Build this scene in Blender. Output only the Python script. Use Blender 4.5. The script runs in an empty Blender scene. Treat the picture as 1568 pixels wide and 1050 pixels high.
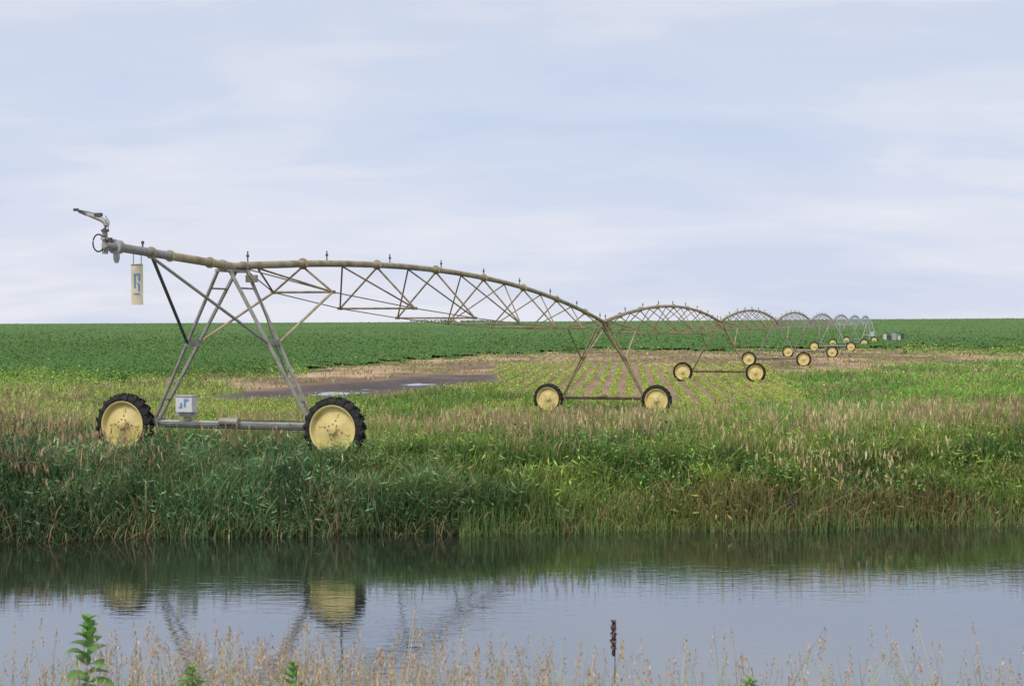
import bpy, math, numpy as np
from mathutils import Vector
rng=np.random.default_rng(7)
F=2154.;EYE=4.05;HY=491.;CX=784.
scene=bpy.context.scene
# ------------------------------------------------------------ noise
_tabs={}
def vnoise(x,y,seed=0):
    if seed not in _tabs: _tabs[seed]=np.random.default_rng(100+seed).random((256,256))
    T=_tabs[seed]
    x=np.asarray(x,float);y=np.asarray(y,float)
    xi=np.floor(x).astype(int);yi=np.floor(y).astype(int)
    fx=x-xi;fy=y-yi;fx=fx*fx*(3-2*fx);fy=fy*fy*(3-2*fy)
    a=T[xi%256,yi%256];b=T[(xi+1)%256,yi%256];c=T[xi%256,(yi+1)%256];d=T[(xi+1)%256,(yi+1)%256]
    return (a*(1-fx)+b*fx)*(1-fy)+(c*(1-fx)+d*fx)*fy
def fbm(x,y,seed=0,o=4):
    r=0;a=.5;t=0
    for i in range(o):
        r=r+a*vnoise(x*2**i+13.7*i,y*2**i+7.1*i,seed+i);t+=a;a*=.5
    return r/t
def sstep(a,b,x):
    t=np.clip((x-a)/(b-a),0,1);return t*t*(3-2*t)
# ------------------------------------------------------------ terrain functions
def ye(x):
    xc=np.clip(x,-70,70)
    return 26.9+.11*xc+.9*(fbm(xc/2.5,xc*0+3.3,5)-.5)
def uv_(x,y,z=-.13):
    yy=np.maximum(y,1.)
    return CX+F*x/yy, HY+F*(EYE-z)/yy
def puddle(x,y):
    u,v=uv_(x,y)
    return 1-((u-570)/170)**2-((v-(591-(u-585)*.075))/7.5)**2+2.6*(fbm(x/3.5,y/6,9)-.5)
def zt(x,y):
    s=y-ye(x)
    zf=np.interp(s,[-40,-1.8,0,.6,3,8,16],[-.9,-.9,-.06,.30,1.02,1.1,-.15])
    zf=zf+np.clip(x,0,14)*.012*sstep(1,5,s)*(1-sstep(8,16,s))
    zn=np.interp(y,[-40,2,5,9,13,14.5],[2.5,2.4,1.9,1.0,0,-.9])
    z=np.where(y<18,np.maximum(zn,-.9),zf)
    n=(fbm(x/1.7,y/1.7,20)-.5)
    z=z+n*np.where(y<45,.2,.03)
    pm=puddle(x,y)
    z=z-np.where((y>50)&(y<150),.16*np.clip(pm,0,1),0)
    u,_=uv_(x,y)
    tgt=np.interp(u,[-500,0,784,1568,2100],[1.9,2.1,3.2,4.9,5.0])
    w=sstep(300,700,y)
    z=z*(1-w)+tgt*w
    z=z-sstep(720,3000,y)*14
    return z
CE_u=[-400,0,200,300,450,600,700,850,1000,1300,1400,1568,1900]
CE_v=[580,577,580,575,566,554,546,538,535,535,531,536,536]
DB_u=[-400,230,330,400,560,700,760,900,1100,1250,1400,1568,1900]
DB_v=[560,566,590,607,607,596,594,590,582,573,560,551,545]
def zone(x,y):
    u,v=uv_(x,y)
    vj=v+(fbm(x/7,y/14,31)-.5)*.26*(v-HY)+(fbm(x/1.2,y/3,35)-.5)*.2*(v-HY)
    z=np.zeros(np.shape(x),int)
    z[(vj<np.interp(u,DB_u,DB_v))]=1
    rz=(u>765+60*(fbm(x/4,y/9,33)-.5))&(u<1190+ (v-575)*1.2)&(vj<619)&(vj>560)
    z[rz]=2
    z[(vj<np.interp(u,CE_u,CE_v))]=3
    z[(v>640)]=0
    return z
ROWM=.084;RS=.95
def rowc(x,y): return (x-ROWM*y)/RS
# ------------------------------------------------------------ materials
def mat(name): 
    m=bpy.data.materials.new(name);m.use_nodes=True
    nt=m.node_tree;b=nt.nodes['Principled BSDF'];return m,nt,b
def N(nt,t,**k):
    n=nt.nodes.new(t)
    for a,v in k.items(): setattr(n,a,v)
    return n
def simple(name,c,rough=.6,metal=0,c2=None,scale=8,lo=.4,hi=.65,bump=0,spec=.5):
    m,nt,b=mat(name)
    b.inputs['Roughness'].default_value=rough;b.inputs['Metallic'].default_value=metal
    b.inputs['Specular IOR Level'].default_value=spec
    b.inputs['Base Color'].default_value=(*c,1)
    tc=N(nt,'ShaderNodeTexCoord')
    no=N(nt,'ShaderNodeTexNoise');no.inputs['Scale'].default_value=scale;no.inputs['Detail'].default_value=6
    nt.links.new(tc.outputs['Object'],no.inputs['Vector'])
    if c2:
        r=N(nt,'ShaderNodeValToRGB');r.color_ramp.elements[0].position=lo;r.color_ramp.elements[1].position=hi
        r.color_ramp.elements[0].color=(*c,1);r.color_ramp.elements[1].color=(*c2,1)
        nt.links.new(no.outputs['Fac'],r.inputs['Fac']);nt.links.new(r.outputs['Color'],b.inputs['Base Color'])
    if bump:
        bp=N(nt,'ShaderNodeBump');bp.inputs['Strength'].default_value=bump;bp.inputs['Distance'].default_value=.01
        nt.links.new(no.outputs['Fac'],bp.inputs['Height']);nt.links.new(bp.outputs['Normal'],b.inputs['Normal'])
    return m
def vegmat(name,trans=.3,rough=.5):
    m,nt,b=mat(name)
    at=N(nt,'ShaderNodeAttribute');at.attribute_name='Col'
    b.inputs['Roughness'].default_value=rough;b.inputs['Specular IOR Level'].default_value=.25
    nt.links.new(at.outputs['Color'],b.inputs['Base Color'])
    tr=N(nt,'ShaderNodeBsdfTranslucent');nt.links.new(at.outputs['Color'],tr.inputs['Color'])
    mx=N(nt,'ShaderNodeMixShader');mx.inputs[0].default_value=trans
    nt.links.new(b.outputs[0],mx.inputs[1]);nt.links.new(tr.outputs[0],mx.inputs[2])
    nt.links.new(mx.outputs[0],nt.nodes['Material Output'].inputs['Surface'])
    return m
def sheetmat(name,scale,amt,bump):
    m,nt,b=mat(name)
    at=N(nt,'ShaderNodeAttribute');at.attribute_name='Col'
    tc=N(nt,'ShaderNodeTexCoord')
    no=N(nt,'ShaderNodeTexNoise');no.inputs['Scale'].default_value=scale;no.inputs['Detail'].default_value=8;no.inputs['Roughness'].default_value=.7
    nt.links.new(tc.outputs['Object'],no.inputs['Vector'])
    mr=N(nt,'ShaderNodeMapRange');mr.inputs[1].default_value=.3;mr.inputs[2].default_value=.7;mr.inputs[3].default_value=1-amt;mr.inputs[4].default_value=1+amt
    nt.links.new(no.outputs['Fac'],mr.inputs[0])
    mx=N(nt,'ShaderNodeVectorMath',operation='SCALE')
    nt.links.new(at.outputs['Color'],mx.inputs[0]);nt.links.new(mr.outputs[0],mx.inputs['Scale'])
    nt.links.new(mx.outputs[0],b.inputs['Base Color'])
    b.inputs['Roughness'].default_value=.9;b.inputs['Specular IOR Level'].default_value=.15
    bp=N(nt,'ShaderNodeBump');bp.inputs['Strength'].default_value=.7;bp.inputs['Distance'].default_value=bump
    nt.links.new(no.outputs['Fac'],bp.inputs['Height']);nt.links.new(bp.outputs['Normal'],b.inputs['Normal'])
    return m
def watermat(name,base,sx,sy,strength,refl=0.,rough=.025):
    m,nt,b=mat(name)
    nt.nodes.remove(b)
    tc=N(nt,'ShaderNodeTexCoord')
    mp=N(nt,'ShaderNodeMapping');mp.inputs['Scale'].default_value=(sx,sy,1)
    nt.links.new(tc.outputs['Object'],mp.inputs['Vector'])
    no=N(nt,'ShaderNodeTexNoise');no.inputs['Scale'].default_value=1;no.inputs['Detail'].default_value=3;no.inputs['Distortion'].default_value=.6
    nt.links.new(mp.outputs[0],no.inputs['Vector'])
    n2=N(nt,'ShaderNodeTexNoise');n2.inputs['Scale'].default_value=.25;n2.inputs['Detail'].default_value=2
    nt.links.new(tc.outputs['Object'],n2.inputs['Vector'])
    mu=N(nt,'ShaderNodeMath',operation='MULTIPLY');nt.links.new(no.outputs['Fac'],mu.inputs[0])
    mr=N(nt,'ShaderNodeMapRange');mr.inputs[1].default_value=.4;mr.inputs[2].default_value=.62;mr.inputs[3].default_value=.35;mr.inputs[4].default_value=1.
    nt.links.new(n2.outputs['Fac'],mr.inputs[0]);nt.links.new(mr.outputs[0],mu.inputs[1])
    bp=N(nt,'ShaderNodeBump');bp.inputs['Strength'].default_value=strength;bp.inputs['Distance'].default_value=.01
    nt.links.new(mu.outputs[0],bp.inputs['Height'])
    gl=N(nt,'ShaderNodeBsdfGlossy');gl.inputs['Roughness'].default_value=rough;gl.inputs['Color'].default_value=(.90,.94,1,1)
    df=N(nt,'ShaderNodeBsdfDiffuse');df.inputs['Color'].default_value=(*base,1)
    fr=N(nt,'ShaderNodeFresnel');fr.inputs['IOR'].default_value=1.38
    nt.links.new(bp.outputs[0],gl.inputs['Normal']);nt.links.new(bp.outputs[0],fr.inputs['Normal'])
    ma=N(nt,'ShaderNodeMath',operation='MULTIPLY_ADD');ma.inputs[1].default_value=1-refl;ma.inputs[2].default_value=refl
    nt.links.new(fr.outputs[0],ma.inputs[0])
    mx=N(nt,'ShaderNodeMixShader');nt.links.new(ma.outputs[0],mx.inputs[0]);nt.links.new(df.outputs[0],mx.inputs[1]);nt.links.new(gl.outputs[0],mx.inputs[2])
    nt.links.new(mx.outputs[0],nt.nodes['Material Output'].inputs['Surface'])
    return m
# ------------------------------------------------------------ mesh helpers
def mk(name,V,Q,C=None,material=None,smooth=False,parent=None):
    me=bpy.data.meshes.new(name)
    V=np.ascontiguousarray(V,dtype=np.float32);Q=np.ascontiguousarray(Q,dtype=np.int32)
    me.vertices.add(len(V));me.vertices.foreach_set('co',V.ravel())
    me.loops.add(Q.size);me.loops.foreach_set('vertex_index',Q.ravel())
    me.polygons.add(len(Q));me.polygons.foreach_set('loop_start',np.arange(0,Q.size,4,dtype=np.int32))
    me.polygons.foreach_set('loop_total',np.full(len(Q),4,dtype=np.int32))
    if smooth: me.polygons.foreach_set('use_smooth',np.ones(len(Q),bool))
    me.update(calc_edges=True)
    if C is not None:
        a=me.color_attributes.new('Col','FLOAT_COLOR','POINT')
        C4=np.ones((len(V),4),np.float32);C4[:,:3]=C
        a.data.foreach_set('color',C4.ravel())
    if material: me.materials.append(material)
    o=bpy.data.objects.new(name,me);scene.collection.objects.link(o)
    if parent: o.parent=parent
    return o
class Veg:
    def __init__(s): s.V=[];s.Q=[];s.C=[];s.n=0
    def add(s,V,Q,C):
        s.V.append(V.reshape(-1,3));s.Q.append(Q.reshape(-1,4)+s.n);s.C.append(C.reshape(-1,3));s.n+=V.size//3
    def blades(s,P,H,W,c0,c1,lean=.35,K=3,jit=.18,droop=.25,wp=.8):
        n=len(P)
        if n==0:return np.zeros((0,3))
        H=np.broadcast_to(H,(n,));W=np.broadcast_to(W,(n,))
        c0=np.broadcast_to(c0,(n,3));c1=np.broadcast_to(c1,(n,3))
        az=rng.uniform(0,2*np.pi,n);L=H*lean*rng.uniform(.2,1.3,n)
        d=np.stack([np.cos(az),np.sin(az),0*az],1)
        a2=az+np.pi/2+rng.normal(0,.6,n)
        sd=np.stack([np.cos(a2),np.sin(a2),0*az],1)
        t=np.linspace(0,1,K+1)
        dr=droop*rng.uniform(0,1.2,n)
        z=H[:,None]*(t-dr[:,None]*t**3)
        c=P[:,None,:]+d[:,None,:]*(L[:,None]*(t**2))[:,:,None]
        c[:,:,2]+=z
        w=W[:,None]*(1-.92*t[None,:]**1.5)**wp
        w[:,0]*=.6
        V=np.stack([c-sd[:,None,:]*w[:,:,None]/2,c+sd[:,None,:]*w[:,:,None]/2],2)
        b=np.arange(n)[:,None]*(2*(K+1))+np.arange(K)[None,:]*2
        Q=np.stack([b,b+1,b+3,b+2],2)
        col=c0[:,None,:]*(1-t[None,:,None])+c1[:,None,:]*t[None,:,None]
        j=np.exp(rng.normal(0,jit,(n,1,1)))*np.exp(rng.normal(0,jit*.35,(n,1,3)))
        col=np.clip(col*j,0,.85)
        C=np.repeat(col[:,:,None,:],2,2)
        s.add(V,Q,C)
        return c[:,-1,:]
    def leaves(s,C0,S,asp,col,jit=.2,up=.4,T=None):
        n=len(C0)
        if n==0:return
        S=np.broadcast_to(S,(n,));col=np.broadcast_to(col,(n,3))
        if T is None:
            T=rng.normal(size=(n,3));T[:,2]*=.6
        T=T/np.linalg.norm(T,axis=1,keepdims=True)
        Bv=rng.normal(size=(n,3));Bv[:,2]*=up
        Bv=Bv-(Bv*T).sum(1,keepdims=True)*T;Bv/=np.linalg.norm(Bv,axis=1,keepdims=True)
        a=T*S[:,None]/2;b=Bv*(S*asp)[:,None]/2
        V=np.stack([C0-a,C0+b*1-a*.1,C0+a,C0-b*1-a*.1],1)
        Q=np.arange(n*4).reshape(n,4)
        j=np.exp(rng.normal(0,jit,(n,1)))*np.exp(rng.normal(0,jit*.3,(n,3)))
        C=np.repeat(np.clip(col*j,0,.85)[:,None,:],4,1)
        s.add(V,Q,C)
    def build(s,name,m): return mk(name,np.concatenate(s.V),np.concatenate(s.Q),np.concatenate(s.C),m)
def lerp(a,b,t):
    a=np.asarray(a,float);b=np.asarray(b,float);t=np.asarray(t)[:,None];return a*(1-t)+b*t

# ------------------------------------------------------------ ground sheet
ys=np.concatenate([np.linspace(-40,12,30),np.arange(12.5,24,.8),np.arange(24,44,.3),44*1.0115**np.arange(0,375)])
ss=np.linspace(-1,1,401)
Y=np.repeat(ys[:,None],len(ss),1)
X=ss[None,:]*(45+.75*np.maximum(Y,0))
xf=X.ravel();yf=Y.ravel();Z=zt(xf,yf)
zn_=zone(xf,yf)
palette=np.array([(.17,.20,.065),(.40,.275,.17),(.29,.195,.125),(.06,.105,.025)])
col=palette[zn_]
nz=fbm(xf/3,yf/5,40)
col=col*(.6+.8*nz)[:,None]
dm=(zn_==1)[:,None]*sstep(.42,.6,fbm(xf/4,yf/9,44))[:,None]
col=col*(1-dm*.5)
pm=puddle(xf,yf)
wet=(sstep(-2.2,.2,pm)*((yf>50)&(yf<150)&(zn_!=3)))[:,None]
col=col*(1-wet)+np.array((.105,.083,.076))*(.6+.8*nz)[:,None]*wet
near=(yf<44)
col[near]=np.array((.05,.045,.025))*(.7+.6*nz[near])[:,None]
nr,nc=Y.shape
ii=np.arange(nr-1)[:,None]*nc+np.arange(nc-1)[None,:]
Q=np.stack([ii,ii+1,ii+1+nc,ii+nc],2).reshape(-1,4)
mk('ground',np.stack([xf,yf,Z],1),Q,col,sheetmat('soil_ground',2.5,.35,.05),smooth=True)
sel=(yf>60)&(yf<740)&(zn_==3)
g=sel[Q].all(1)
edgef=sum((zone(xf+dx,yf-dy)==3).astype(float) for dx,dy in((0,1.5),(0,3.),(0,5.),(1.,2.),(-1.,2.)))/5
canz=Z+.02+edgef*(.36+.22*(fbm(xf/.9,yf/1.6,50)-.5))
band=fbm(xf/30,yf/60,55)
cc=np.array((.068,.145,.03))*(.85+.3*band)[:,None]
cc=cc+np.array((.028,.028,.016))*sstep(150,550,yf)[:,None]  # distance haze painted into the canopy colour
used=np.unique(Q[g]);mp=-np.ones(len(xf),int);mp[used]=np.arange(len(used))
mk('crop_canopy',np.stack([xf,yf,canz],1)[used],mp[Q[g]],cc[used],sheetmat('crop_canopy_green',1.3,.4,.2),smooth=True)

def sheet(name,x0,x1,y0,y1,z,m):
    return mk(name,np.array([(x0,y0,z),(x1,y0,z),(x1,y1,z),(x0,y1,z)]),np.array([[0,1,2,3]]),None,m)
sheet('ditch_water',-76,76,11,38,0,watermat('ditch_water',(.02,.024,.016),2.,8.,.34,.34))
sheet('field_puddle',-45,12,70,125,-.306,watermat('puddle_water',(.09,.07,.06),3,5,.6,0,.3))

# ------------------------------------------------------------ vegetation
VM=vegmat('grass_leaf')
def capz(x,y):
    c=np.where((x>-10)&(x<-2.4),1.76,9.)
    c=np.where((x>-9.3)&(x<-7.6)&(y<32),1.60,c)
    c=np.where((x>-7.9)&(x<-7.2)&(y<32),1.95,c)
    c=np.where((x>-4.5)&(x<-2.7)&(y<31),1.60,c)
    return c
def P3(x,y): return np.stack([x,y,zt(x,y)],1)
bank=Veg()
def bx(n,s0,s1,p=1.):
    x=rng.uniform(-17,17,n);s=s0+(s1-s0)*rng.random(n)**p
    return x,ye(x)+s,s
def zonecol(x,y,s):
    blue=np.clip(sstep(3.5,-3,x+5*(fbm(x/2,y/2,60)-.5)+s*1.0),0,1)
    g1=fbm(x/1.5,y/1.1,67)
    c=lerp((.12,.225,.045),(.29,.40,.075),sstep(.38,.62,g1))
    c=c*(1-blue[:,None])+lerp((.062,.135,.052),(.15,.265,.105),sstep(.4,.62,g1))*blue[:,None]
    rd=sstep(.5,.6,fbm(x/2.2,y/.9,64))*sstep(2,5,x)*sstep(3.0,1.,s)
    c=c*(1-rd[:,None]*.75)+np.array((.27,.165,.085))*rd[:,None]*.75
    return c,blue
x,y,s=bx(48000,-.25,3.2)
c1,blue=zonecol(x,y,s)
patch=fbm(x/.8,y/.8,61)
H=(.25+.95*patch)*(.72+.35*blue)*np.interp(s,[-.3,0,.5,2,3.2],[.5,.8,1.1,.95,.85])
P=P3(x,y);cz=capz(x,y);H=np.minimum(H,np.maximum(.22,(cz-P[:,2])*rng.uniform(.7,1.05,len(x))))
dry=(rng.random(len(x))<(.06+.32*sstep(.5,.66,fbm(x/1.2,y,62))))
c1[dry]=(.46,.37,.18)
bank.blades(P,H,rng.uniform(.014,.036,len(x)),c1*.38+np.array((.014,.012,.003)),c1,lean=.6,droop=.45,jit=.3)  # dark base colour: painted shade under the overhang, plus dead stems
x,y,s=bx(20000,-.1,4.2);c1,blue=zonecol(x,y,s);patch=fbm(x/.8,y/.8,61)
k=(rng.random(len(x))<.4+.6*blue)&(patch>.42);x,y,s,c1,blue,patch=x[k],y[k],s[k],c1[k],blue[k],patch[k]
Pz=P3(x,y);hh=np.minimum((.3+.75*patch)*np.interp(s,[0,.5,4],[.7,.95,.8]),np.maximum(.2,capz(x,y)-Pz[:,2]))
Pz[:,2]+=hh*rng.uniform(.4,1.,len(x))
bank.leaves(Pz,rng.uniform(.08,.24,len(x)),.18,c1*1.25+np.array((.045,.05,.045))*blue[:,None],jit=.35)
x,y,s=bx(9000,-.6,.7);m_=x>-1;x,y=x[m_],y[m_]
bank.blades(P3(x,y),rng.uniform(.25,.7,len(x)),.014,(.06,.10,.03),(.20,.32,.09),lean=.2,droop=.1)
x,y,s=bx(2400,-.35,.7)
bank.blades(P3(x,y),rng.uniform(.3,.8,len(x)),.018,(.2,.16,.08),(.46,.36,.18),lean=1.2,droop=.7,K=4)
x,y,s=bx(50000,2.4,9.5)
P=P3(x,y);n1=fbm(x/1.2,y/1.2,66)
H=(.2+.75*n1)*np.interp(x,[-17,-10,-2,4,17],[1.3,1.15,1,1.,1.05])
H=np.minimum(H,np.maximum(.25,(capz(x,y)-P[:,2])*rng.uniform(.7,1.05,len(x))))
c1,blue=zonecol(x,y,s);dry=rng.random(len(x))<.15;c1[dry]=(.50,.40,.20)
bank.blades(P,H,rng.uniform(.012,.028,len(x)),c1*.5,c1,lean=.45,droop=.35,jit=.28)  # blade bases darkened in colour, as painted shade between the stems
def heads(vg,x,y,H,colr,hl=(.10,.22),hw=.14,stalkw=.008,nq=3):
    P=P3(x,y);H=np.minimum(H,np.maximum(.1,(capz(x,y)-P[:,2])*1.12));ok=H>.3
    P=P[ok];H=H[ok];
    tip=vg.blades(P,H,stalkw,(.2,.2,.08),(.40,.36,.16),lean=.3,droop=.05,K=3,wp=.3)
    L=rng.uniform(*hl,len(P));colr=np.broadcast_to(colr,(len(x),3))[ok];cj=colr*np.exp(rng.normal(0,.22,(len(P),1)))
    for i in range(nq):
        T=np.stack([rng.normal(0,.25,len(P)),rng.normal(0,.25,len(P)),np.ones(len(P))],1)
        vg.leaves(tip+np.array((0,0,1))*(L*(-.2+.15*i))[:,None]+rng.normal(0,.008,(len(P),3)),L,hw,cj,jit=.12,T=T)
x,y,s=bx(30000,.7,9.)
pr=sstep(.47,.62,fbm(x/1.5,y/1.6,70))*np.interp(s,[.7,2,3.5,9],[.3,.5,.7,.7])*np.interp(x,[-17,-3,0,17],[.8,.5,1,1])
pr=np.maximum(pr,np.interp(x,[-17,-10,-8,3,7,17],[.5,.42,0,.06,.22,.32])*sstep(3,5,s));k=rng.random(len(x))<pr*.75
x,y,s=x[k],y[k],s[k]
hc=lerp((.60,.48,.26),(.46,.325,.195),sstep(.4,.6,fbm(x/2.5,y/2.5,72)))
heads(bank,x,y,rng.uniform(.4,.95,len(x))*np.interp(x,[-17,-9,-6,17],[1.15,1.1,.95,1.02]),hc)
nc_=330;cx,cy,cs=bx(nc_,.3,5.5)
cx[:10]=rng.uniform(-7.8,-6.9,10);cy[:10]=rng.uniform(29.2,30.6,10)
for i in range(nc_):
    m=rng.integers(30,80);r=rng.uniform(.12,.35)
    px=cx[i]+rng.normal(0,r,m);py=cy[i]+rng.normal(0,r,m);Pp=P3(px,py)
    top=min(rng.uniform(.35,.85),max(.25,float(capz(cx[i:i+1],cy[i:i+1])[0])-Pp[0,2]))
    Pp[:,2]+=top*rng.random(m)**.6
    c=np.array((.11,.21,.07)) if rng.random()<.5 else np.array((.21,.35,.07))
    bank.leaves(Pp,rng.uniform(.04,.095,m),.5,c*rng.uniform(.7,1.3),jit=.25)
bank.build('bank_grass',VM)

# field weeds
fw=Veg()
def fan(n,v0,v1,u0=-330,u1=1900):
    u=rng.uniform(u0,u1,n);v=rng.uniform(v0,v1,n)
    y=(EYE+.13)*F/(v-HY);x=(u-CX)/F*y;return x,y,u,v
x,y,u,v=fan(110000,532,690)
z_=zone(x,y);pmk=puddle(x,y)
k=(z_==0)&(y>36)&(pmk<-1.)&(y-ye(x)>8);x,y,u,v=x[k],y[k],u[k],v[k];pk=pmk[k]
n1=fbm(x/4,y/8,80);n2=fbm(x/1.5,y/3,81)
H=(.15+.6*n2)*sstep(-.6,-2.2,pk)
H=np.maximum(H,.1)
c=lerp((.15,.28,.045),(.35,.46,.09),sstep(.4,.6,n1))
yl=(u<480)&(n2>.5);c[yl]=(.39,.45,.11)
rt=(u>1130);c[rt]=lerp((.15,.33,.045),(.30,.48,.085),sstep(.4,.6,n1))[rt]
dr=rng.random(len(x))<.07+.42*sstep(.54,.69,fbm(x/5,y/10,83));c[dr]=(.48,.36,.20)
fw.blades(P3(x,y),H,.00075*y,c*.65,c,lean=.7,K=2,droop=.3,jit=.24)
k=rng.random(len(x))<.45
Pl=P3(x[k],y[k]);Pl[:,2]+=H[k]*rng.uniform(.2,1,k.sum())
fw.leaves(Pl,.0018*y[k],.5,c[k]*1.1,jit=.3)
n=46000;u=rng.uniform(-330,1900,n);v=np.interp(u,CE_u,CE_v)+rng.normal(3,6,n)
y=(EYE+.13)*F/(v-HY);x=(u-CX)/F*y;k=(fbm(x/3,y/5,88)>.40)&((u<470)|(u>1380)|(rng.random(n)<.12))&(y<220);x,y=x[k],y[k]
Pl=P3(x,y);Pl[:,2]+=rng.uniform(.05,.8,len(x))*fbm(x/2,y/3,89)*1.5
fw.leaves(Pl,.002*y,.45,lerp((.08,.18,.035),(.29,.43,.08),sstep(.4,.62,fbm(x/2,y/3,87))),jit=.3)
x,y,u,v=fan(70000,525,625);z_=zone(x,y)
k=(z_==1)&(puddle(x,y)<-.9)&(rng.random(len(x))<.12+.75*sstep(.42,.6,fbm(x/3,y/7,85)));x,y=x[k],y[k]
c=np.tile((.54,.39,.22),(len(x),1));gk=rng.random(len(x))<.12+.65*sstep(.48,.6,fbm(x/5,y/8,86));c[gk]=(.30,.37,.10)
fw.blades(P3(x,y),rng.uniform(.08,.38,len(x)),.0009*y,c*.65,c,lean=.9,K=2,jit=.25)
fw.build('field_weeds',VM)
# crop rows
cr=Veg()
x,y,u,v=fan(150000,540,632,740,1300);z_=zone(x,y)
r=rowc(x,y);fr=r-np.round(r);x=x-fr*RS+rng.normal(0,.10,len(x))+.06*np.sin(y/2.3+np.round(r))
k=(z_==2)&(fbm(x/4,y/7,92)>.31)&(rng.random(len(x))<.35+.9*fbm(x/1.3,y/2.5,90));x,y=x[k],y[k]
hh=rng.uniform(.03,.42,len(x))*np.interp(y,[60,110,160],[1,.7,.4]);Pl=P3(x,y);Pl[:,2]+=hh
c=lerp((.24,.40,.06),(.50,.53,.14),np.clip(fbm(x/3,y/5,91)*.8+rng.random(len(x))*.4-.1,0,1))
cr.leaves(Pl,.0015*y,.5,c,jit=.28)
x,y,u,v=fan(60000,530,602,600,1450);z_=zone(x,y)
r=rowc(x,y);fr=r-np.round(r);x=x-fr*RS+rng.normal(0,.08,len(x));k=(z_==1)&(fbm(x/4,y/9,93)>.45)&(puddle(x,y)<-1);x,y=x[k],y[k]
Pl=P3(x,y);Pl[:,2]+=rng.uniform(.03,.15,len(x))
cr.leaves(Pl,.0012*y,.5,(.34,.35,.13),jit=.3)
cr.build('crop_rows',VM)
# dark crop leaves
cp=Veg()
v=HY+2+(590-HY-2)*rng.random(180000)**1.15;u=rng.uniform(-330,1900,len(v))
y=(EYE+.13)*F/(v-HY);x=(u-CX)/F*y
k=(y<700);x,y=x[k],y[k];z_=zone(x,y);k=z_==3;x,y=x[k],y[k]
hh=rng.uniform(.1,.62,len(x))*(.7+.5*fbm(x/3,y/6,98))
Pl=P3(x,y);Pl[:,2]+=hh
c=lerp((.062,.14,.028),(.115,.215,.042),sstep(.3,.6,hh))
c=c*(.75+.5*fbm(x/7,y/25,95))[:,None]+np.array((.028,.028,.016))*sstep(150,550,y)[:,None]  # added term paints distance haze into the leaf colour
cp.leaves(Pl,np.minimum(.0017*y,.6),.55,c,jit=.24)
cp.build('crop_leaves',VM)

# foreground near-bank grass
fg=Veg()
n=1500;yy=rng.uniform(5.5,10.5,n)
uu=np.where(rng.random(n)<.6,rng.normal(450,230,n),rng.uniform(-250,1850,n))
xx=(uu-CX)/F*yy
P=P3(xx,yy);ztop=EYE-(rng.uniform(932,1075,n)-HY)/F*yy-.12*rng.random(n)
ztop=ztop-(.35*(1-fbm(xx/.5,yy/.8,101))*rng.random(n))
H=np.clip(ztop-P[:,2],.3,1.3)
tip=fg.blades(P,H,.0045,(.26,.25,.10),(.54,.45,.27),lean=.3,droop=.03,K=5,wp=.25)
L=rng.uniform(.07,.2,n)
for j in range(22):
    f=j/22.
    cpos=tip+np.array((0,0,1))*((.02-f)*L)[:,None]+rng.normal(0,1,(n,3))*np.array((.008,.008,.003))*(.35+1.3*f)
    T=np.stack([rng.normal(0,.5,n),rng.normal(0,.5,n),np.ones(n)],1)
    fg.leaves(cpos,rng.uniform(.012,.028,n),.3,(.57,.41,.28),jit=.22,T=T)
n=9000;yy=rng.uniform(3.5,13,n);xx=rng.uniform(-1,1,n)*(3+yy*.5)
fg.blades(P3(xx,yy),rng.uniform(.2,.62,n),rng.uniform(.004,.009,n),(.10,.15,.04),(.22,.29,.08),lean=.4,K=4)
n=1700;yy=rng.uniform(5.5,9,n);xx=(rng.uniform(-100,1700,n)-CX)/F*yy
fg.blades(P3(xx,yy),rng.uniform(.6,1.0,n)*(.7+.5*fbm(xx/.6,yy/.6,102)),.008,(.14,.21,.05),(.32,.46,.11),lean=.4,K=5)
fg.build('foreground_grass',VM)
def plant(name,u,ytop,d,npair,ls):
    vg=Veg();x0=(u-CX)/F*d;zg=float(zt(np.array([x0]),np.array([d]))[0]);zt_=EYE-(ytop-HY)/F*d;Hh=zt_-zg
    vg.blades(np.array([[x0,d,zg]]),Hh,.014,(.12,.2,.06),(.16,.3,.08),lean=.02,droop=0,wp=.2,K=6)
    for i in range(npair):
        f=i/npair;zc=zt_-f*ls*npair*.34-.01
        a=i*1.75
        for k in range(3 if i<4 else 2):
            aa=a+k*math.pi*(1 if i>=4 else .67)+rng.normal(0,.2);L=ls*(.5+.6*min(1,f*2+.15))*rng.uniform(.85,1.15)
            up=.9-.75*f+rng.normal(0,.15)
            dv=np.array((math.cos(aa)*math.cos(up),math.sin(aa)*math.cos(up),math.sin(up)))
            side=np.cross(dv,(0,0,1));side/=np.linalg.norm(side);nn=np.cross(side,dv)
            ts=[0,.15,.4,.65,.85,1.];ws=[.03,.36,.52,.45,.25,.02];base=np.array((x0,d,zc))
            Vv=[];Cc=[];cb=np.array((.18,.33,.085))*rng.uniform(.65,1.3)
            for t_,w_ in zip(ts,ws):
                c_=base+dv*L*t_-np.array((0,0,1))*L*.35*t_*t_
                for sg in(-1,0,1):
                    Vv.append(c_+side*sg*w_*L*.62+nn*abs(sg)*w_*L*.25);Cc.append(cb*(1.25 if sg==0 else 1))
            Qq=[]
            for q in range(5):
                for h in range(2):
                    b0=q*3+h;Qq.append((b0,b0+1,b0+4,b0+3))
            vg.add(np.array(Vv),np.array(Qq),np.array(Cc))
    vg.build(name,VM)
plant('milkweed_plant',132,950,6.6,10,.12)
plant('broadleaf_weed',292,1024,6.6,5,.09)
plant('broadleaf_weed',447,1018,6.8,6,.09)
plant('broadleaf_weed',1150,1040,7.0,4,.07)
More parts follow.
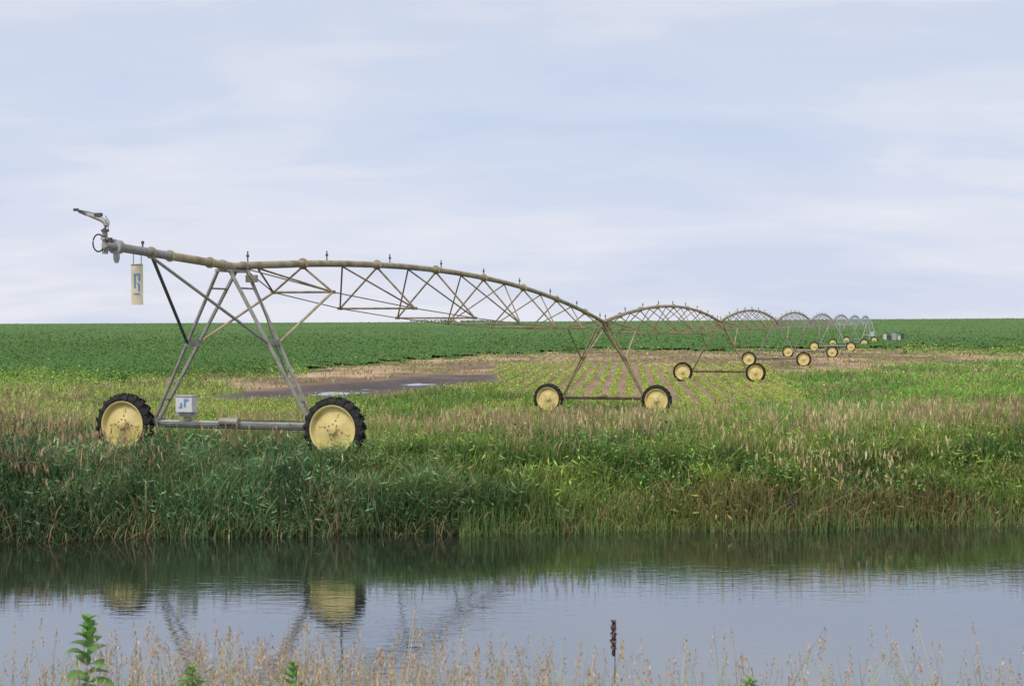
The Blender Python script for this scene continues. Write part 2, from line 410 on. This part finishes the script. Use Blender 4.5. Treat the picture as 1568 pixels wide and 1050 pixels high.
dk=Veg();d=7.4;x0=(940-CX)/F*d;zg=float(zt(np.array([x0]),np.array([d]))[0]);zt_=EYE-(950-HY)/F*d
dk.blades(np.array([[x0,d,zg]]),zt_-zg,.009,(.12,.07,.04),(.11,.055,.03),lean=.01,droop=0,wp=.2)
n=520;f=rng.random(n);rad=.017*np.sqrt(np.sin(np.pi*np.clip(f*.9+.08,0,1)))*(.75+.25*np.sin(f*33+1))*rng.uniform(.5,1.15,n)
a=rng.uniform(0,6.28,n);L=.19
dk.leaves(np.stack([x0+rad*np.cos(a),d+rad*np.sin(a),zt_-f*L],1),rng.uniform(.006,.015,n),.8,(.15,.075,.045),jit=.35)
dk.build('curly_dock',VM)

# distant tree line
tl=Veg()
for (ua,ub,hh) in [(628,700,1.0),(705,760,.7)]:
    D=900.;n=400;u=rng.uniform(ua,ub,n);x=(u-CX)/F*D
    top=hh*(.4+.8*fbm(x/4,x*0,97))
    y_=D+rng.uniform(-4,4,n);base=2.8
    tl.leaves(np.stack([x,y_,base+(top+1.)*rng.random(n)],1),1.1,.7,(.12,.17,.12),jit=.2)  # leaf colour lightened to paint in the haze
tl.build('distant_tree_line',VM)

# ------------------------------------------------------------ irrigator
galv=simple('galvanized_steel',(.33,.32,.29),.5,.3,(.23,.185,.135),5,.42,.70)
tan=simple('weathered_pipe',(.42,.345,.20),.6,.0,(.22,.155,.085),2.2,.42,.7)
rust=simple('rusty_rod',(.30,.235,.135),.65,.0,(.16,.105,.06),6,.38,.68)
lgal=simple('bright_galvanized',(.46,.47,.47),.5,.2,(.34,.33,.31),5)
rubber=simple('tire_rubber',(.024,.023,.022),.85,0,(.06,.052,.04),7,.5,.8,.3,spec=.3)
yel=simple('yellow_rim_paint',(.70,.57,.23),.55,0,(.44,.32,.13),3.5,.50,.82,.1)
blk=simple('black_hose',(.02,.02,.022),.5)
wht=simple('white_enclosure',(.62,.63,.62),.5,0,(.48,.46,.42),6,.5,.8)
blu=simple('blue_logo',(.14,.25,.45),.5)
crm=simple('cream_sign',(.70,.62,.42),.6,0,(.60,.52,.33),5)
drk=simple('dark_motor',(.09,.09,.085),.6,.2)
MATS=[galv,tan,rust,lgal,rubber,yel,blk,wht,blu,crm,drk]
G_,T_,R_,LG,RB,YL,BK,WH,BL,CR,DK=range(11)
class MB:
    def __init__(s): s.v=[];s.f=[];s.m=[]
    def sweep(s,pts,rad,n=8,m=0,cap=True):
        pts=[Vector(p) for p in pts]
        if not hasattr(rad,'__len__'): rad=[rad]*len(pts)
        b0=len(s.v)
        ref=Vector((0,0,1))
        for i,p in enumerate(pts):
            d=(pts[min(i+1,len(pts)-1)]-pts[max(i-1,0)]).normalized()
            r=ref if abs(d.z)<.95 else Vector((1,0,0))
            a=d.cross(r).normalized();b=a.cross(d).normalized()
            for k in range(n):
                an=2*math.pi*(k+.5)/n
                s.v.append(tuple(p+(a*math.cos(an)+b*math.sin(an))*rad[i]))
        for i in range(len(pts)-1):
            for k in range(n):
                s.f.append((b0+i*n+k,b0+i*n+(k+1)%n,b0+(i+1)*n+(k+1)%n,b0+(i+1)*n+k));s.m.append(m)
        if cap:
            s.f.append(tuple(b0+k for k in range(n))[::-1]);s.m.append(m)
            e=b0+(len(pts)-1)*n;s.f.append(tuple(e+k for k in range(n)));s.m.append(m)
    def box(s,c,sz,m=0,rot=None):
        c=Vector(c);b=len(s.v)
        for dx in(-.5,.5):
            for dy in(-.5,.5):
                for dz in(-.5,.5):
                    p=Vector((dx*sz[0],dy*sz[1],dz*sz[2]))
                    if rot is not None: p=rot@p
                    s.v.append(tuple(c+p))
        for q in[(0,1,3,2),(4,6,7,5),(0,4,5,1),(2,3,7,6),(0,2,6,4),(1,5,7,3)]:
            s.f.append(tuple(b+i for i in q));s.m.append(m)
    def lathe(s,prof,n=40,m=0):
        b0=len(s.v)
        for r,y in prof:
            for k in range(n):
                a=2*math.pi*k/n;s.v.append((r*math.cos(a),y,r*math.sin(a)))
        for i in range(len(prof)-1):
            for k in range(n):
                s.f.append((b0+i*n+k,b0+i*n+(k+1)%n,b0+(i+1)*n+(k+1)%n,b0+(i+1)*n+k));s.m.append(m)
    def mesh(s,name,smooth=True):
        me=bpy.data.meshes.new(name);me.from_pydata(s.v,[],s.f)
        for mm in MATS: me.materials.append(mm)
        me.polygons.foreach_set('material_index',s.m)
        me.update()
        import bmesh
        bm=bmesh.new();bm.from_mesh(me);bmesh.ops.recalc_face_normals(bm,faces=bm.faces);bm.to_mesh(me);bm.free()
        if smooth:
            me.polygons.foreach_set('use_smooth',[len(p.vertices)==4 for p in me.polygons])
            try: me.set_sharp_from_angle(angle=math.radians(40))
            except Exception: pass
        return me
    def obj(s,name,parent=None,smooth=True):
        o=bpy.data.objects.new(name,s.mesh(name,smooth));scene.collection.objects.link(o)
        if parent:o.parent=parent
        return o
th=math.atan(.306)
root=bpy.data.objects.new('center_pivot_irrigator',None);scene.collection.objects.link(root)
root.location=(-6.07,30.6,0);root.rotation_euler=(0,0,-th)
L=34.95;NT=8
PZ=[5.23]+[4.0,4.0,4.03,4.05,4.05,4.05,4.07,4.1]
GZ=[1.08]
for i in range(1,9):
    GZ.append(-.15 if i<4 else -.2)
def pz(i,t): return PZ[i]*(1-t)+PZ[i+1]*t+.88*4*t*(1-t)
from mathutils import Matrix
w=MB();R=.69
w.lathe([(.50,-.10),(.52,-.13),(.56,-.14),(.60,-.135),(.635,-.115),(.645,-.06),(.648,0),(.645,.06),(.635,.115),(.60,.135),(.56,.14),(.52,.13),(.50,.10)],56,RB)
w.lathe([(.50,-.10),(.525,-.128),(.515,-.138),(.49,-.125),(.47,-.06),(.44,-.03),(.30,-.045),(.17,-.075),(.15,-.085),(.001,-.085)],56,YL)
w.lathe([(.001,.09),(.15,.085),(.3,.05),(.47,.06),(.49,.125),(.515,.138),(.50,.10)],56,YL)
w.lathe([(.001,-.15),(.07,-.15),(.085,-.14),(.09,-.086)],20,YL)
for k in range(8):
    a=2*math.pi*k/8;w.sweep([(.125*math.cos(a),-.115,.125*math.sin(a)),(.125*math.cos(a),-.084,.125*math.sin(a))],.014,6,R_)
for k in range(4):
    a=2*math.pi*(k+.3)/4;c=(.31*math.cos(a),-.052,.31*math.sin(a));w.box(c,(.11,.02,.05),YL,Matrix.Rotation(-a,3,'Y'))
    w.box((.20*math.cos(a),-.072,.20*math.sin(a)),(.035,.02,.03),R_,Matrix.Rotation(-a,3,'Y'))
NL=20
for k in range(NL):
    for sg in(-1,1):
        a=2*math.pi*(k+(.5 if sg>0 else 0))/NL
        b=len(w.v)
        def pt(r,y,da):
            return (r*math.cos(a+da),y*sg,r*math.sin(a+da))
        wd=.042
        for (r0,y,dc,hh) in[(.648,-.012,.15,.045),(.645,.075,.05,.045),(.63,.13,0,.045),(.575,.152,-.0,.022)]:
            rr=r0+hh
            for (rad,dd) in[(r0-.02,-wd*1.2),(rr,-wd),(rr,wd),(r0-.02,wd*1.2)]:
                w.v.append(pt(rad,y,dc+dd) )
        for i in range(3):
            for q in range(4):
                w.f.append((b+i*4+q,b+i*4+(q+1)%4,b+(i+1)*4+(q+1)%4,b+(i+1)*4+q));w.m.append(RB)
        w.f.append((b,b+1,b+2,b+3));w.m.append(RB);w.f.append((b+12,b+13,b+14,b+15));w.m.append(RB)
wme=w.mesh('drive_wheel')
WB=2.52
def drop(t): q=max(4*t*(1-t),0);return 1.55*q**.8,1.3*q**.5
ts=[(3.5+4.66*k)/L for k in range(7)]
for i in range(NT):
    y0=i*L;pm_=T_ if i<4 else LG;rm=R_ if i<3 else (G_ if i<5 else LG)
    mb=MB()
    pts=[(0,y0+L*t,pz(i,t)) for t in np.linspace(0,1,25)]
    mb.sweep(pts,.084,10,pm_)
    n8=6
    Ls=[(0,y0+.5,pz(i,.5/L)-.05)];Rs=[(0,y0+.5,pz(i,.5/L)-.05)]
    for t in ts:
        dz,hw=drop(t);zp=pz(i,t);yy=y0+L*t
        Lp=(-hw,yy,zp-dz);Rp=(hw,yy,zp-dz);Tp=(0,yy,zp-.07);Ls.append(Lp);Rs.append(Rp)
        mb.sweep([Lp,Rp],.027,n8,rm);mb.sweep([Tp,Lp],.028,n8,rm);mb.sweep([Tp,Rp],.028,n8,rm)
        mb.sweep([(0,yy-.02,zp),(0,yy+.02,zp)],.14,10,pm_)
        mb.box(Lp,(.09,.16,.08),rm);mb.box(Rp,(.09,.16,.08),rm)
    Ls.append((0,y0+L-.5,pz(i,1-.5/L)-.05));Rs.append(Ls[-1])
    for a in(Ls,Rs):
        for q in range(len(a)-1): mb.sweep([a[q],a[q+1]],.015,5,rm)
    for q in range(7):
        tm=ts[q]-2.33/L if q<=3 else ts[q]+2.33/L
        for tm_ in ([tm] if q!=3 else [ts[q]-2.33/L,ts[q]+2.33/L]):
            tp=(0,y0+L*tm_,pz(i,tm_)-.07)
            mb.sweep([Ls[q+1],tp],.024,5,rm);mb.sweep([Rs[q+1],tp],.024,5,rm)
    yy=.69 if i==0 else .4
    while yy<L:
        zp=pz(i,yy/L)
        mb.sweep([(0,y0+yy,zp+.07),(0,y0+yy,zp+.19)],.019,6,rm);mb.sweep([(0,y0+yy,zp+.19),(0,y0+yy,zp+.24)],.038,6,DK);mb.sweep([(0,y0+yy,zp+.24),(0,y0+yy,zp+.32)],.017,6,DK)
        yy+=4.2
    mb.sweep([(.1,y0+L*t,pz(i,t)-.03-.05*abs(math.sin(t*23))) for t in np.linspace(0,1,40)],.012,5,DK)
    mb.obj('truss_span_%d'%(i+1),root)
def tower(i):
    y0=i*L;zg=GZ[i];zp=PZ[i];mb=MB();c=G_ if i==0 else (R_ if i<3 else G_);c= LG if i>4 else c
    zb=zg+.72
    mb.sweep([(-WB+.05,y0,zb-.02),(WB-.05,y0,zb-.02)],.085,12,LG if i==0 else c)
    for sg in(-1,1):
        for e in(-1,1):
            mb.sweep([(sg*1.9,y0+e*.09,zb+.02),(sg*.13,y0+e*.40,zp-.08)],.042,6,c)
        for f in(.12,.475,.85):
            xx=sg*(.13+(1.9-.13)*f);zz=zp-.08+(zb+.02-zp+.08)*f;ww=.40+(.09-.40)*f
            mb.sweep([(xx,y0-ww,zz),(xx,y0+ww,zz)],.022,5,c)
        f=.475;xx=sg*(.13+1.77*f);zz=zp-.08+(zb+.1-zp)*f;ww=.40-.31*f
        mb.box((xx,y0,zz),(.05,2*ww+.05,.16),c)
        mb.box((sg*1.92,y0,zb),(.3,.34,.2),c)
        mb.box((sg*WB,y0+.02,zb-.05),(.3,.3,.3),DK)
        mb.sweep([(sg*WB,y0-.25,zg+.68),(sg*WB,y0+.1,zg+.68)],.05,8,DK)
        dz,hw=drop(ts[0])
        mb.sweep([(xx,y0+ww,zz),(sg*hw,y0+3.5,pz(i,ts[0])-dz)],.034,6,T_ if i<4 else c)
        if i>0:
            t=ts[-1];dz,hw=drop(t);mb.sweep([(xx,y0-ww,zz),(sg*hw,y0-L+L*t,pz(i-1,t)-dz)],.03,6,c)
        else:
            mb.sweep([(xx,y0-ww,zz),(0,y0-3.25,zp+.05)],.034,6,DK if sg<0 else c)
    mb.sweep([(0,y0-.5,zp),(0,y0-.42,zp)],.13,12,c);mb.sweep([(0,y0+.42,zp),(0,y0+.5,zp)],.13,12,c)
    mb.box((0,y0,zp-.1),(.34,.95,.05),c)
    mb.sweep([(-WB,y0-.13,zb+.03),(WB,y0-.13,zb+.03)],.018,6,c)
    mb.sweep([(-.25,y0-.13,zb+.06),(.2,y0-.13,zb+.06)],.09,10,c)
    if i==0:
        mb.box((-1.08,y0-.12,zb+.43),(.40,.22,.34),WH)
        mb.box((-1.08,y0-.12,zb+.61),(.44,.26,.02),LG)
        mb.box((-1.08,y0-.05,zb+.16),(.12,.1,.2),G_)
        mb.box((-1.08,y0-.08,zb+.2),(.46,.1,.1),LG)
        for (dx,dz,sx,sz) in[(-.06,-.03,.05,.12),(-.10,-.075,.03,.03),(.03,.03,.05,.17),(.085,.09,.06,.05)]:
            mb.box((-1.08+dx,y0-.233,zb+.43+dz),(sx,.006,sz),BL)
        mb.box((.3,y0+.3,zp-.26),(.24,.12,.16),G_)
        mb.sweep([(.15,y0+.3,zp-.1),(.45,y0+.1,zp-.35),(.7,y0+.05,zp-.9),(.95,y0+.05,zp-1.6),(1.4,y0,zp-2.6),(1.8,y0,zb+.1),(0,y0-.1,zb+.1)],.014,5,DK)
    else:
        mb.box((.1,y0+.2,zp-.3),(.3,.16,.34),c)
    mb.obj('drive_tower_%d'%(i+1),root)
    for sg in(-1,1):
        o=bpy.data.objects.new('drive_wheel_%d_%s'%(i+1,'l' if sg<0 else 'r'),wme);scene.collection.objects.link(o)
        o.parent=root;o.location=(sg*WB,y0-.26,zg+R-.01-(.0 if i==0 else .04));o.rotation_euler=(0,rng.uniform(0,6),0)
for i in range(NT): tower(i)
mb=MB();y0=NT*L
for sx in(-1,1):
    for sy in(-1,1):
        mb.sweep([(sx*1.7,y0+sy*1.7,-.2),(sx*.3,y0+sy*.3,3.9)],.06,6,LG)
for f in(.3,.65):
    a=1.7-1.4*f;z=-.2+4.1*f;c4=[(-a,y0-a,z),(a,y0-a,z),(a,y0+a,z),(-a,y0+a,z),(-a,y0-a,z)]
    for q in range(4): mb.sweep([c4[q],c4[q+1]],.04,6,LG)
mb.sweep([(0,y0,-.2),(0,y0,4.2)],.12,10,LG);mb.box((.6,y0-1.2,1.3),(.7,.4,1.),WH)
mb.obj('pivot_tower',root)
mb=MB();z0=PZ[0]
ov=[(0,-4.55*t,z0+.20*t) for t in np.linspace(0,1,8)]
mb.sweep(ov[:5],.086,12,T_);mb.sweep(ov[4:],.084,12,G_)
ze=z0+.20
for yy in(-1.0,-2.6,-3.3):
    mb.sweep([(0,yy-.02,z0-.2*yy/4.55),(0,yy+.02,z0-.2*yy/4.55)],.12,12,T_)
mb.sweep([(0,-4.4,ze),(0,-4.5,ze)],.13,14,G_);mb.sweep([(0,-4.52,ze),(0,-4.58,ze)],.14,14,LG)
mb.sweep([(0,-4.55,ze),(0,-4.72,ze+.0),(-.03,-4.8,ze+.02)],[.075,.07,.05],12,G_)
mb.sweep([(0,-4.5,ze-.05),(0,-4.5,ze-.22),(0,-4.5,ze-.3)],[.06,.06,.035],10,LG)
mb.sweep([(0,-3.6,z0+.2),(0,-3.6,z0+.36)],.018,6,DK);mb.sweep([(0,-3.6,z0+.3),(0,-3.6,z0+.35)],.034,6,DK)
gx=-.10;gy=-4.72
mb.sweep([(0.02,gy,ze-.02),(gx,gy,ze-.02)],.06,10,G_)
mb.sweep([(gx,gy,ze-.14),(gx,gy,ze+.02),(gx,gy,ze+.12)],[.055,.065,.05],12,G_)
mb.sweep([(gx,gy,ze+.12),(gx,gy,ze+.16)],.085,12,LG)
mb.sweep([(gx,gy,ze+.16),(gx-.005,gy,ze+.27)],.05,12,G_)
mb.sweep([(gx,gy,ze+.27),(gx,gy,ze+.31)],.075,12,DK)
mb.sweep([(gx,gy,ze+.31),(gx+.03,gy,ze+.38),(gx-.01,gy,ze+.46),(gx-.09,gy,ze+.50)],[.05,.05,.05,.042],12,G_)
mb.sweep([(gx-.08,gy,ze+.495),(gx-.32,gy,ze+.575),(gx-.42,gy,ze+.61)],[.042,.03,.024],12,G_)
mb.sweep([(gx-.40,gy,ze+.60),(gx-.56,gy,ze+.655)],[.03,.022],10,DK)
mb.sweep([(gx-.05,gy-.03,ze+.56),(gx-.3,gy-.03,ze+.63),(gx-.64,gy-.03,ze+.70)],.011,6,DK)
mb.box((gx-.62,gy,ze+.69),(.09,.05,.05),DK);mb.box((gx-.14,gy,ze+.585),(.14,.07,.07),DK)
mb.sweep([(gx+.06,gy,ze+.3),(gx+.1,gy-.02,ze+.45),(gx+.02,gy-.02,ze+.56)],.012,6,G_)
pts=[(gx-.02+.12*math.cos(a)-.08,gy-.06,ze+.06+.16*math.sin(a)) for a in np.linspace(.8,5.6,16)]
mb.sweep(pts,.015,6,BK)
mb.sweep([(gx+.02,gy-.05,ze+.2),(gx+.09,gy-.08,ze+.05),(gx+.02,gy-.06,ze-.1)],.012,6,BK)
mb.box((gx+.09,gy+.02,ze+.1),(.07,.07,.12),DK)
mb.obj('end_gun_overhang',root)
mb=MB();sy_=-3.8;zt2=z0+.165-.27
mb.box((0,sy_,zt2-.385),(.25,.012,.77),CR)
mb.sweep([(-.08,sy_,zt2),(-.08,sy_,zt2+.2)],.008,6,DK);mb.sweep([(.09,sy_,zt2),(.09,sy_,zt2+.2)],.008,6,DK)
mb.sweep([(-.125,sy_-.01,zt2),(.125,sy_-.01,zt2)],.012,6,G_)
for (dx,dz,sx,sz) in[(-.045,-.32,.04,.26),(0.0,-.19,.13,.03),(.05,-.26,.035,.1),(.045,-.44,.035,.14),(.02,-.36,.03,.03),(0,-.56,.13,.025)]:
    mb.box((dx,sy_-.009,zt2+dz),(sx,.006,sz),BL)
mb.obj('sign_panel',root)

D=283.;px=(1368-CX)/F*D;mb=MB();zgp=-.15
for k,(dx,w_,h_,m_) in enumerate([(-1.7,.5,1.3,WH),(-.9,.7,1.0,DK),(0.1,.9,1.5,LG),(1.1,.5,1.0,WH),(1.8,.5,1.4,DK)]):
    mb.box((dx,0,h_/2+.3),(w_,.6,h_),m_);mb.box((dx,0,h_+.33),(w_+.12,.72,.06),G_)
    mb.sweep([(dx,-.2,0),(dx,-.2,.4)],.06,6,DK)
mb.sweep([(-2.2,.0,.5),(2.4,0,.5)],.12,10,G_);mb.sweep([(.6,0,.5),(.6,0,2.),(1.2,0,2.1)],.09,8,G_)
po=mb.obj('pump_station');po.location=(px,D,zgp)
mb=MB();
mb.sweep([(-.085,0,.01),(-.07,0,.012),(-.05,0,.012),(-.02,0,0),(.02,0,-.004),(.055,0,0),(.08,0,.004)],[.003,.015,.018,.022,.02,.011,.004],10,BK)
def plate(P,m=BK):
    b=len(mb.v);mb.v+=P;n=len(P);mb.f.append(tuple(range(b,b+n)));mb.m.append(m)
for sg in(-1,1):
    plate([(-.035,sg*.015,.01),(-.05,sg*.07,.045),(-.01,sg*.14,.05),(.05,sg*.19,.03),(.02,sg*.12,.042),(.02,sg*.06,.035),(.02,sg*.015,.006)])
    plate([(.07,sg*.004,.003),(.08,sg*.014,.004),(.15,sg*.03,.008),(.1,sg*.004,.005)])
bo=mb.obj('flying_swallow',smooth=False);bo.location=((1212-CX)/F*25.8,25.8,.68);bo.rotation_euler=(.6,.1,.9)

# ------------------------------------------------------------ world, sun, camera
wd=bpy.data.worlds.new('World');scene.world=wd;wd.use_nodes=True;nt=wd.node_tree
bg=nt.nodes['Background'];bg.inputs['Strength'].default_value=.112
sv=Vector((-.45,-.65,1.0)).normalized();el=math.asin(sv.z);az=math.atan2(sv.x,sv.y)
sk=N(nt,'ShaderNodeTexSky',sky_type='NISHITA');sk.sun_disc=False;sk.sun_elevation=el;sk.sun_rotation=az;sk.dust_density=2.
tc=N(nt,'ShaderNodeTexCoord');sp=N(nt,'ShaderNodeSeparateXYZ');nt.links.new(tc.outputs['Generated'],sp.inputs[0])
def M(op,a,b_=None,cl=False):
    n=N(nt,'ShaderNodeMath',operation=op);n.use_clamp=cl
    for i,q in enumerate((a,b_)):
        if q is None: continue
        if hasattr(q,'links'): nt.links.new(q,n.inputs[i])
        else: n.inputs[i].default_value=q
    return n.outputs[0]
z=M('MAXIMUM',sp.outputs['Z'],0.);zz=M('ADD',z,.25)
pxn=M('DIVIDE',sp.outputs['X'],zz);pyn=M('DIVIDE',sp.outputs['Y'],zz)
cb=N(nt,'ShaderNodeCombineXYZ');nt.links.new(pxn,cb.inputs[0]);nt.links.new(pyn,cb.inputs[1])
def noise(scale,det,dist,off,sx=1,sy=1,rough=.5,rot=.12):
    mp=N(nt,'ShaderNodeMapping');mp.inputs['Location'].default_value=off;mp.inputs['Scale'].default_value=(sx,sy,1);mp.inputs['Rotation'].default_value=(0,0,rot)
    nt.links.new(cb.outputs[0],mp.inputs[0]);n=N(nt,'ShaderNodeTexNoise');n.inputs['Scale'].default_value=scale;n.inputs['Detail'].default_value=det;n.inputs['Distortion'].default_value=dist;n.inputs['Roughness'].default_value=rough
    nt.links.new(mp.outputs[0],n.inputs['Vector']);return n.outputs['Fac']
nA=noise(1.2,5,.4,(2.3,1.1,0),.85,1.5,.46,.3);nB=noise(3.6,6,.4,(5,9,0),.75,1.6,.52,.25)
cen=M('ADD',M('MULTIPLY',sp.outputs['X'],.15),.142)
dd=M('DIVIDE',M('SUBTRACT',z,cen),.034)
bias=M('POWER',2.718,M('MULTIPLY',M('MULTIPLY',dd,dd),-1.))
ns=M('ADD',M('MULTIPLY',nA,.72),M('MULTIPLY',nB,.28))
ns=M('SUBTRACT',ns,M('MULTIPLY',bias,.08))
def ramp(f,els):
    r=N(nt,'ShaderNodeValToRGB');cr=r.color_ramp;cr.interpolation='EASE'
    while len(cr.elements)<len(els): cr.elements.new(.5)
    for e,(p,c) in zip(cr.elements,els): e.position=p;e.color=(c[0]/10,c[1]/10,c[2]/10,1)
    nt.links.new(f,r.inputs[0])
    s_=N(nt,'ShaderNodeVectorMath',operation='SCALE');s_.inputs['Scale'].default_value=10
    nt.links.new(r.outputs[0],s_.inputs[0]);return s_.outputs[0]
cloud=ramp(ns,[(.35,(4.8,5.7,7.5)),(.45,(5.5,6.2,7.7)),(.52,(6.5,6.85,7.9)),(.61,(7.5,7.6,8.3))])
base=ramp(M('MULTIPLY',z,4.),[(0,(7.2,7.35,8.3)),(.3,(7.5,7.55,8.4)),(.55,(6.0,6.65,7.9)),(.8,(5.9,6.4,7.5)),(1,(6.1,6.45,7.3))])
mx=N(nt,'ShaderNodeMix',data_type='RGBA');mx.inputs[0].default_value=.62
nt.links.new(base,mx.inputs[6]);nt.links.new(cloud,mx.inputs[7])
m2=N(nt,'ShaderNodeMix',data_type='RGBA');m2.inputs[0].default_value=.05
nt.links.new(mx.outputs[2],m2.inputs[6]);nt.links.new(sk.outputs[0],m2.inputs[7])
nt.links.new(m2.outputs[2],bg.inputs['Color'])
sl=bpy.data.lights.new('sun','SUN');sl.energy=2.5;sl.angle=math.radians(18);sl.color=(1,.96,.88)
so=bpy.data.objects.new('sun',sl);scene.collection.objects.link(so);so.rotation_euler=sv.to_track_quat('Z','Y').to_euler();so.location=(0,0,50)
cam=bpy.data.cameras.new('camera');co=bpy.data.objects.new('camera',cam);scene.collection.objects.link(co)
cam.sensor_width=36;cam.lens=36*F/1568;cam.clip_end=8000;cam.clip_start=.1
cam.dof.use_dof=True;cam.dof.focus_distance=40;cam.dof.aperture_fstop=7.
co.location=(0,0,EYE);co.rotation_euler=(math.radians(90)-math.atan(33.9/F),0,0)
scene.camera=co
scene.view_settings.view_transform='Standard';scene.view_settings.look='None';scene.view_settings.exposure=0
print('verts',sum(len(o.data.vertices) for o in scene.objects if o.type=='MESH'))
